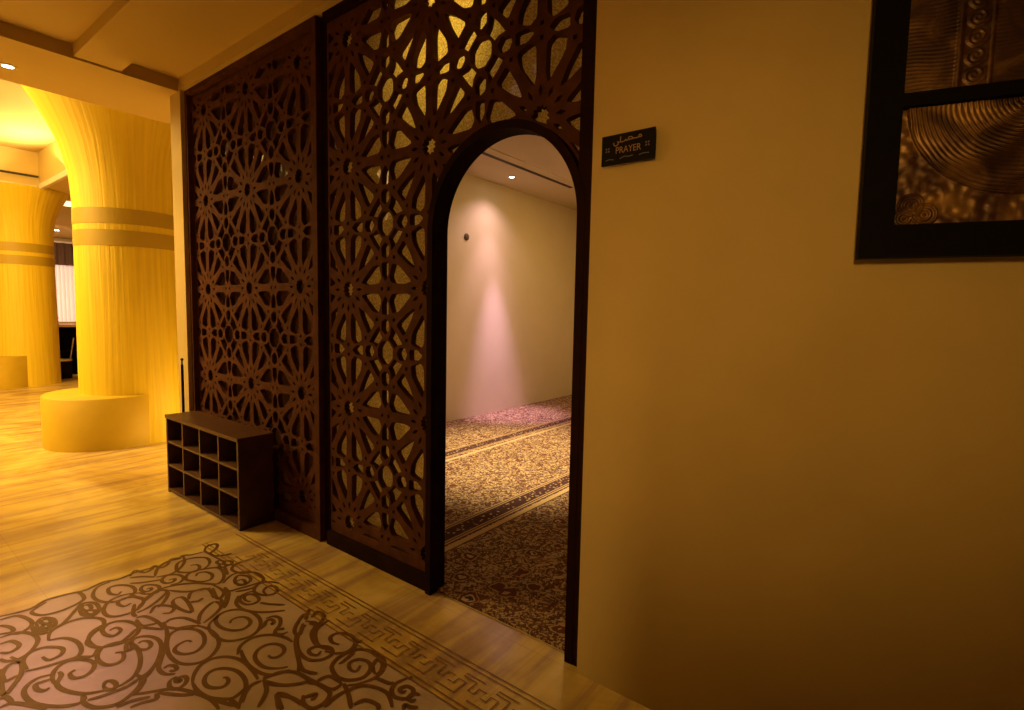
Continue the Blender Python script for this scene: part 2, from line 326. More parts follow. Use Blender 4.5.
SCROLL=[[(-2.429,-0.898),(-2.449,-0.903),(-2.457,-0.918),(-2.449,-0.949),(-2.422,-0.968),(-2.381,-0.962),(-2.351,-0.937),(-2.348,-0.902),(-2.381,-0.866),(-2.443,-0.844),(-2.501,-0.847),(-2.546,-0.869),(-2.572,-0.905),(-2.554,-0.942),(-2.494,-0.972),(-2.411,-0.993),(-2.332,-0.992),(-2.284,-0.969),(-2.257,-0.932),(-2.264,-0.886),(-2.306,-0.840),(-2.362,-0.816),(-2.434,-0.808),(-2.505,-0.819),(-2.556,-0.846),(-2.591,-0.897)],
[(-2.442,-0.729),(-2.462,-0.713),(-2.462,-0.684),(-2.434,-0.661),(-2.388,-0.661),(-2.357,-0.684),(-2.352,-0.721),(-2.387,-0.754),(-2.444,-0.770),(-2.505,-0.765),(-2.545,-0.740),(-2.557,-0.699),(-2.529,-0.653),(-2.465,-0.624),(-2.382,-0.623),(-2.315,-0.650),(-2.276,-0.695),(-2.275,-0.737),(-2.298,-0.781),(-2.340,-0.809),(-2.416,-0.816),(-2.479,-0.806),(-2.518,-0.783),(-2.545,-0.740)],
[(-2.084,-0.734),(-2.059,-0.733),(-2.043,-0.714),(-2.052,-0.682),(-2.089,-0.665),(-2.134,-0.676),(-2.157,-0.706),(-2.152,-0.743),(-2.122,-0.772),(-2.075,-0.785),(-2.023,-0.782),(-1.981,-0.758),(-1.951,-0.721)],
[(-2.188,-0.812),(-2.233,-0.781),(-2.253,-0.734),(-2.243,-0.690),(-2.206,-0.652),(-2.146,-0.626),(-2.088,-0.622)],
[(-2.209,-0.789),(-2.137,-0.810),(-2.069,-0.817),(-1.998,-0.808),(-1.955,-0.785),(-1.929,-0.734)],
[(-2.091,-0.915),(-2.077,-0.906),(-2.050,-0.913),(-2.037,-0.936),(-2.054,-0.960),(-2.086,-0.975),(-2.127,-0.970),(-2.160,-0.945),(-2.163,-0.911),(-2.133,-0.881),(-2.080,-0.862),(-2.013,-0.866),(-1.959,-0.889),(-1.915,-0.928),(-1.875,-0.955)],
[(-2.153,-1.002),(-2.196,-0.980),(-2.237,-0.940),(-2.243,-0.895),(-2.218,-0.856),(-2.168,-0.828),(-2.108,-0.818),(-2.032,-0.823),(-1.973,-0.834)],
[(-2.153,-1.002),(-2.094,-1.009),(-2.031,-1.001),(-1.987,-0.980),(-1.951,-0.951),(-1.949,-0.924),(-1.965,-0.889)],
[(-2.594,-1.046),(-2.602,-1.032),(-2.581,-1.015),(-2.546,-1.015),(-2.524,-1.031),(-2.532,-1.051),(-2.565,-1.064),(-2.617,-1.065),(-2.644,-1.051),(-2.643,-1.022),(-2.611,-0.996),(-2.560,-0.983),(-2.507,-0.989),(-2.451,-1.011),(-2.396,-1.044),(-2.356,-1.085),(-2.349,-1.114)],
[(-2.692,-0.917),(-2.600,-0.935),(-2.525,-0.962),(-2.452,-0.999),(-2.394,-1.030),(-2.346,-1.053),(-2.293,-1.051),(-2.259,-1.024)],
[(-2.301,-1.029),(-2.286,-1.023),(-2.285,-1.010),(-2.310,-1.006),(-2.335,-1.020),(-2.331,-1.041)],
[(-2.217,-1.028),(-2.206,-1.024),(-2.197,-1.031),(-2.210,-1.039),(-2.225,-1.031),(-2.218,-1.008),(-2.189,-1.008),(-2.165,-1.028),(-2.163,-1.054),(-2.193,-1.067),(-2.231,-1.053),(-2.239,-1.026)],
[(-2.263,-1.176),(-2.231,-1.135),(-2.181,-1.068),(-2.144,-1.044),(-2.076,-1.016),(-2.001,-0.997),(-1.930,-1.000)],
[(-2.195,-1.106),(-2.113,-1.056),(-2.076,-1.016)],
[(-2.189,-1.198),(-2.181,-1.161),(-2.163,-1.122),(-2.197,-1.113)],
[(-2.668,-0.921),(-2.687,-0.889),(-2.656,-0.847),(-2.578,-0.824),(-2.541,-0.818)],
[(-2.648,-0.928),(-2.585,-0.900),(-2.547,-0.862),(-2.540,-0.825)],
[(-2.560,-0.817),(-2.622,-0.786),(-2.669,-0.738),(-2.691,-0.693)],
[(-2.537,-0.806),(-2.570,-0.744),(-2.609,-0.698),(-2.648,-0.685),(-2.688,-0.690)],
[(-1.895,-0.932),(-1.936,-0.903),(-1.961,-0.864),(-1.954,-0.830)],
[(-1.945,-0.823),(-1.896,-0.839),(-1.863,-0.865),(-1.827,-0.907)],
[(-1.967,-0.818),(-1.951,-0.781),(-1.926,-0.726)],
[(-1.958,-0.822),(-1.909,-0.816),(-1.842,-0.774)],
[(-1.762,-0.864),(-1.801,-0.846),(-1.839,-0.825),(-1.791,-0.802)],
[(-2.825,-0.985),(-2.811,-0.957),(-2.749,-0.939),(-2.673,-0.933),(-2.624,-0.940)],
[(-2.810,-0.989),(-2.737,-0.993),(-2.711,-0.964),(-2.700,-0.936)],
[(-2.700,-1.046),(-2.722,-1.004),(-2.681,-0.974),(-2.624,-0.940)],
[(-2.324,-1.106),(-2.379,-1.055),(-2.397,-1.032)],
[(-2.349,-1.114),(-2.309,-1.116),(-2.254,-1.159)],
[(-2.297,-0.611),(-2.283,-0.607),(-2.300,-0.594),(-2.327,-0.595),(-2.326,-0.618),(-2.301,-0.638),(-2.289,-0.667)],
[(-2.350,-0.606),(-2.340,-0.573),(-2.299,-0.564),(-2.252,-0.590),(-2.231,-0.620),(-2.206,-0.637),(-2.179,-0.623),(-2.173,-0.596)],
[(-2.223,-0.621),(-2.217,-0.601),(-2.202,-0.604)],
[(-1.947,-0.953),(-1.917,-0.950),(-1.885,-0.953)],
[(-1.987,-0.986),(-1.949,-0.975),(-1.897,-0.953)],
[(-3.327,-0.480),(-3.368,-0.445),(-3.366,-0.401),(-3.321,-0.406),(-3.274,-0.449),(-3.266,-0.483),(-3.327,-0.480)],
[(-3.298,-0.869),(-3.354,-0.830),(-3.316,-0.817),(-3.283,-0.801),(-3.297,-0.767),(-3.333,-0.743),(-3.277,-0.728),(-3.291,-0.692),(-3.347,-0.652),(-3.331,-0.614),(-3.345,-0.588),(-3.318,-0.552),(-3.305,-0.488)],
[(-3.196,-0.785),(-3.281,-0.742),(-3.332,-0.678),(-3.313,-0.612)],
[(-3.335,-0.592),(-3.248,-0.620),(-3.176,-0.679),(-3.158,-0.731),(-3.181,-0.783)],
[(-3.181,-0.613),(-3.165,-0.587),(-3.122,-0.588),(-3.088,-0.617),(-3.108,-0.657),(-3.157,-0.686),(-3.221,-0.670),(-3.265,-0.646),(-3.279,-0.608),(-3.262,-0.557),(-3.214,-0.517),(-3.147,-0.524),(-3.099,-0.556),(-3.078,-0.597)],
[(-3.027,-0.645),(-3.054,-0.623),(-3.036,-0.590),(-2.977,-0.582),(-2.931,-0.610),(-2.943,-0.652),(-2.990,-0.679),(-3.033,-0.693),(-3.081,-0.667),(-3.095,-0.623),(-3.070,-0.568),(-3.033,-0.526),(-2.947,-0.535),(-2.880,-0.568),(-2.855,-0.610),(-2.908,-0.643),(-2.964,-0.689)],
[(-3.093,-0.754),(-3.086,-0.727),(-3.057,-0.745),(-3.070,-0.777),(-3.122,-0.777),(-3.155,-0.740),(-3.119,-0.699),(-3.060,-0.694),(-3.023,-0.727),(-3.034,-0.767)],
[(-3.077,-0.863),(-3.076,-0.843),(-3.050,-0.851),(-3.057,-0.876),(-3.098,-0.881),(-3.130,-0.857),(-3.102,-0.823),(-3.051,-0.812),(-3.003,-0.842),(-3.029,-0.882),(-3.070,-0.896)],
[(-3.213,-0.894),(-3.172,-0.851),(-3.137,-0.790),(-3.131,-0.774)],
[(-3.279,-0.875),(-3.244,-0.828),(-3.187,-0.788)],
[(-3.097,-0.929),(-3.011,-0.915),(-2.987,-0.895),(-3.023,-0.829),(-3.013,-0.760),(-2.964,-0.689),(-2.880,-0.631),(-2.837,-0.626)],
[(-2.980,-0.794),(-2.903,-0.750),(-2.864,-0.698),(-2.839,-0.648)],
[(-2.978,-0.802),(-2.933,-0.814),(-2.872,-0.856),(-2.846,-0.888)],
[(-2.867,-0.806),(-2.856,-0.778),(-2.778,-0.779),(-2.676,-0.801),(-2.725,-0.823),(-2.798,-0.831),(-2.844,-0.824),(-2.867,-0.806)],
[(-2.806,-0.765),(-2.862,-0.736),(-2.866,-0.690),(-2.829,-0.660),(-2.726,-0.681)],
[(-2.777,-0.769),(-2.755,-0.742),(-2.767,-0.715)],
[(-2.770,-0.894),(-2.749,-0.868),(-2.778,-0.841),(-2.821,-0.850),(-2.867,-0.888),(-2.815,-0.931)],
[(-2.870,-0.968),(-2.881,-0.916),(-2.928,-0.847),(-2.978,-0.802),(-3.014,-0.831),(-2.973,-0.893),(-2.921,-0.949)],
[(-2.845,-0.623),(-2.748,-0.622),(-2.699,-0.659),(-2.714,-0.671),(-2.787,-0.655),(-2.830,-0.641)],
[(-2.805,-0.537),(-2.804,-0.505),(-2.775,-0.502),(-2.742,-0.518),(-2.774,-0.543),(-2.824,-0.532),(-2.859,-0.496),(-2.812,-0.468),(-2.759,-0.478),(-2.735,-0.521),(-2.758,-0.551)],
[(-2.839,-0.586),(-2.893,-0.513),(-2.869,-0.448),(-2.791,-0.418),(-2.706,-0.435),(-2.702,-0.488),(-2.720,-0.560),(-2.734,-0.601),(-2.784,-0.603)],
[(-2.702,-0.585),(-2.671,-0.520),(-2.686,-0.471)],
[(-3.008,-0.408),(-2.994,-0.458),(-2.946,-0.489),(-2.872,-0.473),(-2.828,-0.425),(-2.737,-0.428)],
[(-2.553,-0.498),(-2.598,-0.490),(-2.625,-0.452),(-2.600,-0.431),(-2.552,-0.439),(-2.531,-0.468),(-2.547,-0.501),(-2.588,-0.521),(-2.640,-0.519),(-2.686,-0.471),(-2.665,-0.423),(-2.608,-0.397)],
[(-2.547,-0.581),(-2.582,-0.591),(-2.621,-0.576),(-2.618,-0.546),(-2.572,-0.536),(-2.530,-0.548),(-2.521,-0.578),(-2.541,-0.607),(-2.595,-0.611),(-2.636,-0.588),(-2.645,-0.548),(-2.636,-0.521)],
[(-2.652,-0.592),(-2.596,-0.630),(-2.520,-0.639),(-2.448,-0.614),(-2.390,-0.567),(-2.345,-0.513)],
[(-2.504,-0.555),(-2.455,-0.533),(-2.390,-0.488)],
[(-3.122,-0.479),(-3.086,-0.473),(-3.060,-0.489),(-3.080,-0.505),(-3.116,-0.499),(-3.122,-0.479)],
[(-3.085,-0.460),(-3.052,-0.445),(-3.014,-0.462),(-3.037,-0.482),(-3.072,-0.479),(-3.085,-0.460)],
[(-3.064,-0.504),(-3.050,-0.485),(-3.019,-0.490),(-3.025,-0.512),(-3.049,-0.515),(-3.064,-0.504)],
[(-3.280,-0.481),(-3.210,-0.476),(-3.169,-0.441),(-3.158,-0.392)],
[(-3.016,-0.500),(-2.913,-0.529)],
[(-2.792,-0.599),(-2.735,-0.612),(-2.663,-0.648),(-2.603,-0.690)],
[(-2.726,-0.605),(-2.656,-0.643),(-2.591,-0.688)],
[(-2.691,-0.662),(-2.617,-0.683),(-2.615,-0.699)],
[(-2.964,-0.949),(-2.877,-0.981),(-2.836,-0.981)],
[(-3.324,-1.377),(-3.309,-1.336),(-3.301,-1.307),(-3.302,-1.262),(-3.340,-1.207),(-3.326,-1.120),(-3.307,-1.064),(-3.334,-0.977),(-3.309,-0.919),(-3.325,-0.837),(-3.318,-0.768)],
[(-3.338,-1.142),(-3.306,-1.090),(-3.222,-1.086),(-3.190,-1.109),(-3.171,-1.154),(-3.168,-1.210),(-3.195,-1.259),(-3.263,-1.276),(-3.316,-1.212)],
[(-3.151,-0.950),(-3.131,-0.973),(-3.172,-0.993),(-3.237,-0.980),(-3.237,-0.939),(-3.174,-0.901),(-3.097,-0.906),(-3.060,-0.953),(-3.071,-1.012),(-3.130,-1.048),(-3.213,-1.053),(-3.295,-1.014),(-3.309,-0.956)],
[(-2.988,-0.957),(-2.979,-0.986),(-3.025,-0.999),(-3.062,-0.980),(-3.048,-0.930),(-2.974,-0.907),(-2.901,-0.957),(-2.900,-1.025),(-2.946,-1.063),(-3.025,-1.058),(-3.090,-1.015),(-3.103,-0.950),(-3.045,-0.876)],
[(-3.139,-1.104),(-3.120,-1.088),(-3.071,-1.096),(-3.083,-1.118),(-3.122,-1.121),(-3.139,-1.104)],
[(-3.068,-1.105),(-3.046,-1.087),(-3.016,-1.097),(-3.033,-1.118),(-3.062,-1.119),(-3.068,-1.105)],
[(-3.125,-1.128),(-3.162,-1.099),(-3.123,-1.067),(-3.040,-1.071),(-2.999,-1.106),(-3.048,-1.134),(-3.125,-1.128)],
[(-3.137,-1.262),(-3.121,-1.239),(-3.075,-1.244),(-3.097,-1.266),(-3.127,-1.270),(-3.137,-1.262)],
[(-3.090,-1.267),(-3.062,-1.250),(-3.034,-1.263),(-3.058,-1.277),(-3.090,-1.267)],
[(-3.127,-1.286),(-3.158,-1.258),(-3.110,-1.230),(-3.048,-1.233),(-3.013,-1.256),(-3.035,-1.288),(-3.127,-1.286)],
[(-3.174,-1.108),(-3.031,-1.208),(-3.020,-1.262)],
[(-2.922,-1.282),(-2.993,-1.260),(-3.023,-1.202),(-3.008,-1.136),(-2.938,-1.089),(-2.870,-1.099),(-2.830,-1.148),(-2.776,-1.182),(-2.718,-1.176),(-2.701,-1.158)],
[(-2.919,-1.282),(-2.892,-1.238),(-2.822,-1.210),(-2.742,-1.210),(-2.692,-1.232),(-2.697,-1.279),(-2.714,-1.342),(-2.736,-1.389)],
[(-2.800,-1.094),(-2.807,-1.068),(-2.763,-1.063),(-2.740,-1.094),(-2.778,-1.115),(-2.835,-1.112),(-2.868,-1.075),(-2.835,-1.027),(-2.752,-1.002),(-2.686,-1.021),(-2.653,-1.072),(-2.668,-1.122),(-2.699,-1.166),(-2.780,-1.175),(-2.847,-1.151),(-2.878,-1.105)],
[(-2.719,-1.017),(-2.667,-1.084),(-2.666,-1.130)],
[(-2.598,-1.130),(-2.575,-1.110),(-2.525,-1.123),(-2.515,-1.157),(-2.548,-1.183),(-2.615,-1.187),(-2.677,-1.157),(-2.678,-1.112),(-2.644,-1.075),(-2.559,-1.062),(-2.454,-1.083),(-2.376,-1.125),(-2.351,-1.174),(-2.356,-1.193)],
[(-2.363,-1.225),(-2.402,-1.280),(-2.478,-1.320),(-2.545,-1.331),(-2.593,-1.308),(-2.630,-1.307)],
[(-2.597,-1.264),(-2.582,-1.284),(-2.539,-1.281),(-2.522,-1.251),(-2.542,-1.220),(-2.585,-1.205),(-2.633,-1.218),(-2.679,-1.256),(-2.679,-1.290),(-2.646,-1.320),(-2.588,-1.335),(-2.531,-1.331)],
[(-2.798,-1.326),(-2.752,-1.315),(-2.753,-1.281),(-2.783,-1.261),(-2.823,-1.267),(-2.871,-1.306),(-2.874,-1.353),(-2.823,-1.381),(-2.743,-1.382)],
[(-2.545,-1.353),(-2.539,-1.369),(-2.568,-1.385),(-2.608,-1.381),(-2.605,-1.357),(-2.597,-1.327)],
[(-2.632,-1.332),(-2.647,-1.368),(-2.621,-1.406),(-2.568,-1.421),(-2.485,-1.409),(-2.406,-1.366),(-2.360,-1.315),(-2.368,-1.288),(-2.401,-1.287)],
[(-3.044,-1.418),(-3.039,-1.385),(-2.982,-1.368),(-2.951,-1.379),(-2.941,-1.407),(-2.968,-1.429)],
[(-3.103,-1.409),(-3.098,-1.355),(-3.038,-1.317),(-2.958,-1.310),(-2.885,-1.344),(-2.854,-1.389),(-2.876,-1.424),(-2.914,-1.437)],
[(-3.229,-1.391),(-3.172,-1.365),(-3.122,-1.365),(-3.140,-1.404)],
[(-3.285,-1.383),(-3.271,-1.327),(-3.181,-1.298),(-3.120,-1.302),(-3.083,-1.344),(-3.102,-1.369)],
[(-2.898,-1.407),(-2.813,-1.389),(-2.730,-1.403),(-2.661,-1.439),(-2.626,-1.468),(-2.726,-1.461),(-2.814,-1.439),(-2.839,-1.410),(-2.819,-1.391)],
[(-2.394,-1.224),(-2.418,-1.210),(-2.404,-1.194),(-2.370,-1.190),(-2.349,-1.202),(-2.364,-1.221),(-2.394,-1.224)],
[(-2.401,-1.287),(-2.342,-1.295),(-2.281,-1.272),(-2.246,-1.218),(-2.274,-1.156),(-2.322,-1.120),(-2.383,-1.123)],
[(-2.322,-1.120),(-2.351,-1.082)],
[(-2.353,-1.283),(-2.334,-1.233),(-2.325,-1.168),(-2.342,-1.121)],
[(-2.552,-1.490),(-2.545,-1.457),(-2.477,-1.417),(-2.412,-1.388)],
[(-2.228,-1.229),(-2.223,-1.185),(-2.193,-1.133)],
[(-2.630,-1.064),(-2.576,-1.076),(-2.577,-1.095),(-2.627,-1.080),(-2.630,-1.064)],
[(-3.120,-1.302),(-3.020,-1.302),(-2.990,-1.268)],
[(-2.717,-1.454),(-2.723,-1.429),(-2.725,-1.407)],
[(-2.827,-1.450),(-2.717,-1.454)],
[(-2.609,-1.482),(-2.605,-1.465),(-2.545,-1.457)],
[(-2.701,-1.158),(-2.645,-1.194),(-2.684,-1.234)],
[(-1.913,-0.504),(-1.952,-0.514),(-1.991,-0.495),(-1.985,-0.456),(-1.928,-0.432),(-1.869,-0.451),(-1.843,-0.505),(-1.869,-0.546),(-1.923,-0.569)],
[(-2.108,-0.424),(-2.093,-0.497),(-2.037,-0.543),(-1.968,-0.564),(-1.906,-0.545)],
[(-2.186,-0.500),(-2.130,-0.479),(-2.081,-0.534),(-2.008,-0.564),(-1.961,-0.568)],
[(-1.935,-0.579),(-1.923,-0.604),(-1.951,-0.618),(-1.982,-0.606),(-1.976,-0.570),(-1.928,-0.542),(-1.884,-0.558),(-1.883,-0.607),(-1.929,-0.644),(-2.018,-0.636),(-2.112,-0.582),(-2.160,-0.516)],
[(-1.727,-0.529),(-1.712,-0.563),(-1.743,-0.570),(-1.774,-0.548),(-1.766,-0.512),(-1.722,-0.496),(-1.677,-0.517),(-1.660,-0.567),(-1.691,-0.613),(-1.748,-0.629),(-1.812,-0.608),(-1.841,-0.554),(-1.826,-0.480),(-1.772,-0.446),(-1.694,-0.444),(-1.646,-0.473),(-1.621,-0.527),(-1.639,-0.594),(-1.670,-0.633)],
[(-1.802,-0.580),(-1.818,-0.504),(-1.868,-0.450),(-1.854,-0.428)],
[(-1.640,-0.524),(-1.682,-0.503),(-1.703,-0.462),(-1.662,-0.467),(-1.630,-0.507),(-1.640,-0.524)],
[(-1.470,-0.508),(-1.473,-0.527),(-1.496,-0.516),(-1.486,-0.491),(-1.450,-0.489),(-1.431,-0.518),(-1.443,-0.543),(-1.481,-0.558),(-1.518,-0.539),(-1.531,-0.498),(-1.510,-0.441)],
[(-1.408,-0.515),(-1.409,-0.532),(-1.433,-0.530),(-1.436,-0.501),(-1.409,-0.492)],
[(-1.623,-0.537),(-1.551,-0.523),(-1.542,-0.507)],
[(-1.635,-0.657),(-1.639,-0.627),(-1.606,-0.584),(-1.517,-0.563),(-1.444,-0.598)],
[(-1.565,-0.680),(-1.551,-0.638),(-1.496,-0.625),(-1.472,-0.639)],
[(-1.690,-0.635),(-1.621,-0.662),(-1.557,-0.697)],
[(-1.957,-0.815),(-1.946,-0.761),(-1.893,-0.719),(-1.812,-0.716),(-1.862,-0.787),(-1.946,-0.820)],
[(-1.886,-0.713),(-1.838,-0.710),(-1.771,-0.700),(-1.698,-0.684),(-1.694,-0.638)],
[(-1.783,-0.692),(-1.770,-0.647),(-1.698,-0.641)],
[(-1.638,-0.754),(-1.652,-0.704),(-1.649,-0.653)],
[(-1.744,-0.777),(-1.724,-0.737),(-1.706,-0.766)],
[(-1.755,-0.770),(-1.714,-0.793),(-1.667,-0.785),(-1.659,-0.740),(-1.688,-0.700),(-1.765,-0.703),(-1.802,-0.722)],
[(-1.833,-0.833),(-1.779,-0.805),(-1.710,-0.797)],
[(-1.833,-0.833),(-1.750,-0.859)],
[(-2.195,-0.495),(-2.250,-0.449),(-2.255,-0.427)],
[(-2.156,-0.500),(-2.117,-0.481),(-2.153,-0.423),(-2.214,-0.420),(-2.191,-0.466)],
[(-2.119,-0.588),(-2.173,-0.562),(-2.235,-0.489),(-2.236,-0.464)],
[(-2.119,-0.588),(-2.120,-0.566),(-2.178,-0.518)],
[(-2.119,-0.588),(-2.041,-0.633),(-1.929,-0.683),(-1.886,-0.713)],
[(-1.960,-0.669),(-1.884,-0.693),(-1.820,-0.669)],
[(-1.401,-0.579),(-1.416,-0.561),(-1.390,-0.555),(-1.369,-0.538)]]
PX, PZ = .672, .697            # pitch of the rosettes
# ------------------------------------------------------------------ floor
def meander(bm, x0, x1, y0, y1, put, wd, mi):
    p = .168; n = int((x1-x0)/p); h = y1-y0
    for k in range(n):
        u = x0+k*p
        P = lambda a, b: (u+a*p, y0+b*h)
        ribbon(bm, [P(-.30, 0), P(.30, 0), P(.30, .62), P(.08, .62), P(.08, .34), P(-.10, .34)], wd, put, mi)
        ribbon(bm, [P(.70, 1.), P(.12, 1.), P(.12, .84), P(.52, .84), P(.52, .36), P(.70, .36), P(.70, .66), P(.92, .66)], wd, put, mi)
def inlay_put(z): return lambda u, v: (u, v, z)
def make_floor():
    bm = bmesh.new()
    box(bm, -21, 3.6, -8, .08, -.1, 0); box(bm, -21, -4.95, .08, 4.5, -.1, 0); box(bm, -1.03, 3.6, .08, 1.2, -.1, 0)
    def quad(pts, z, mi):
        f = bm.faces.new([bm.verts.new((x, y, z)) for x, y in pts]); f.material_index = mi
    # rose field with its clipped corner
    put0 = inlay_put(.0010)
    edge = [(-3.335, -1.6)]+SCROLL[70]+[p for p in SCROLL[35] if p[1] > -.76]+[(-3.12, -.475)]
    out = [(edge[0][0], -5.6), (.9, -5.6), (.9, -.458), (-2.95, -.458)]+edge[::-1]
    quad(out, .0006, 1)
    ribbon(bm, [(edge[0][0], -5.6)]+edge, .014, put0, 2)
    zk = [.0012]
    def put(u, v): return (u, v, zk[0])
    for p in SCROLL:
        zk[0] += 5e-6; ribbon(bm, smooth_path(p, 5), .0185, put, 2, taper=True)
        zk[0] += 3e-6; ribbon(bm, [(-2.04-q.x, q.y) for q in smooth_path(p, 3) if q.x < -1.04], .0185, put, 2, taper=True)   # the same motif repeats along the corridor
    for p in SCROLL:
        pts = [(q.x, -2.96-q.y) for q in smooth_path(p, 3) if q.y > -1.47]
        zk[0] += 3e-6
        if len(pts) > 1: ribbon(bm, pts, .0185, put, 2, taper=True)
        pts = [(-2.04-q.x, -2.96-q.y) for q in smooth_path(p, 3) if q.y > -1.47 and q.x < -1.04]
        zk[0] += 3e-6
        if len(pts) > 1: ribbon(bm, pts, .0185, put, 2, taper=True)
    # key-fret border between two pairs of thin lines
    for y in (-.228, -.252, -.432, -.455):
        ribbon(bm, [(-3.42, y), (3.4, y)], .0065, put, 3)
    meander(bm, -3.05, 3.3, -.400, -.287, put, .0068, 3)
    return mk('floor', bm, [M['marble'], M['field'], M['inlay'], M['inlay_thin']], kind='structure')
make_floor()
mk('floor_prayer', boxes((-4.95, -1.03, .0801, 6.6, -.1, 0), (-1.03, 3.6, 1.2001, 6.6, -.1, 0)), M['cream'], kind='structure')
ZC = 3.285
# ------------------------------------------------------------------ walls and ceilings
mk('wall_front', boxes((-4.95, -4.752, 0, .15, 0, 3.6), (-4.752, -1.004, 0, .15, 3.197, 3.6)), M['wall'], kind='structure')
def curved_wall():
    # straight as far as the sign, then it swings gently back
    pts = [(-1.004, 0)]; a = 0; x, y = -.70, 0.0; pts.append((x, y))
    while x < 3.5:
        a = min(math.radians(14), a+math.radians(14)/11) if x > -.70 else 0
        x += .05*math.cos(a) if x < 0 else .6; y += .05*math.sin(a) if x < .05 else .6*math.tan(a)
        pts.append((x, y))
    bm = bmesh.new(); rows = []
    for (x, y) in pts:
        rows.append([bm.verts.new(p) for p in ((x, y, 0), (x, y, 3.6), (x, y+.15, 3.6), (x, y+.15, 0))])
    for a_, b_ in zip(rows, rows[1:]):
        for i in range(4):
            bm.faces.new((a_[i], b_[i], b_[(i+1) % 4], a_[(i+1) % 4]))
    bm.faces.new(rows[0]); bm.faces.new(rows[-1][::-1])
    bmesh.ops.recalc_face_normals(bm, faces=bm.faces)
    for f in bm.faces: f.smooth = abs(f.normal.z) < .1 and f.normal.y < -.5
    return mk('wall_right', bm, M['wall'], kind='structure'), pts
wall_r, WPTS = curved_wall()
mk('wall_prayer_left', boxes((-4.95, -4.85, .15, 6.6, 0, 3.6)), M['cream'], kind='structure')
mk('wall_prayer_back', boxes((-4.85, 3.6, 6.38, 6.6, 0, 3.6)), M['cream'], kind='structure')
mk('wall_prayer_right', boxes((1.6, 1.75, .85, 6.38, 0, 3.6)), M['cream'], kind='structure')
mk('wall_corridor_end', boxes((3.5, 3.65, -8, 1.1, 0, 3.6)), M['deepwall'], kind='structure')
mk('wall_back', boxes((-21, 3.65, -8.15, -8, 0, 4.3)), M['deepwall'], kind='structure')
mk('wall_lounge_far', boxes((-21.15, -21, -8, 4.5, 0, 4.3)), M['wall'], kind='structure')
mk('wall_lounge_side', boxes((-21, -4.95, 4.5, 4.65, 0, 4.3)), M['wall'], kind='structure')
# corridor ceiling: coffers split by cross beams
mk('ceiling', boxes((-4.78, 3.6, -8, 0, ZC, 3.6), *[(-4.78, 3.6, y, y+.28, 3.205, ZC) for y in (-.66, -1.95, -3.24, -4.53, -5.82, -7.11)], (-4.78, 3.6, -.0001, .02, 3.55, 3.6)), M['ceil'], kind='structure')
mk('ceiling_prayer', boxes((-4.85, -3.9, .15, 6.38, 3.32, 3.6), (-3.9, 1.6, .15, 6.38, 3.332, 3.6)), M['cream'], kind='structure')
# soffit along the lounge, then the high lounge ceiling with its cove
mk('trim_1', boxes((-5.68, -4.78, -8, 0, 3.19, 3.6), (-5.68, -4.95, 0, 4.5, 3.19, 3.6)), M['ceil'], kind='structure')
mk('ceiling_lounge', boxes((-21, -5.68, .62, 4.5, 3.51, 3.8), (-21, -12.5, -8, .62, 3.51, 3.8),
   (-12.5, -5.5, -8, .62, 4.15, 4.3), (-5.68, -5.5, -8, .62, 3.6, 4.15), (-12.56, -12.5, -8, .62, 3.8, 4.15), (-12.5, -5.5, .62, .68, 3.8, 4.15)), M['ceil'], kind='structure')
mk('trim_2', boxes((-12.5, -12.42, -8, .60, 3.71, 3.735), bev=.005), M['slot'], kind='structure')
mk('trim_3', boxes((-12.5, -5.7, .56, .62, 3.47, 3.56), (-12.56, -12.44, -8, .62, 3.47, 3.56), bev=.01), M['cream'], kind='structure')

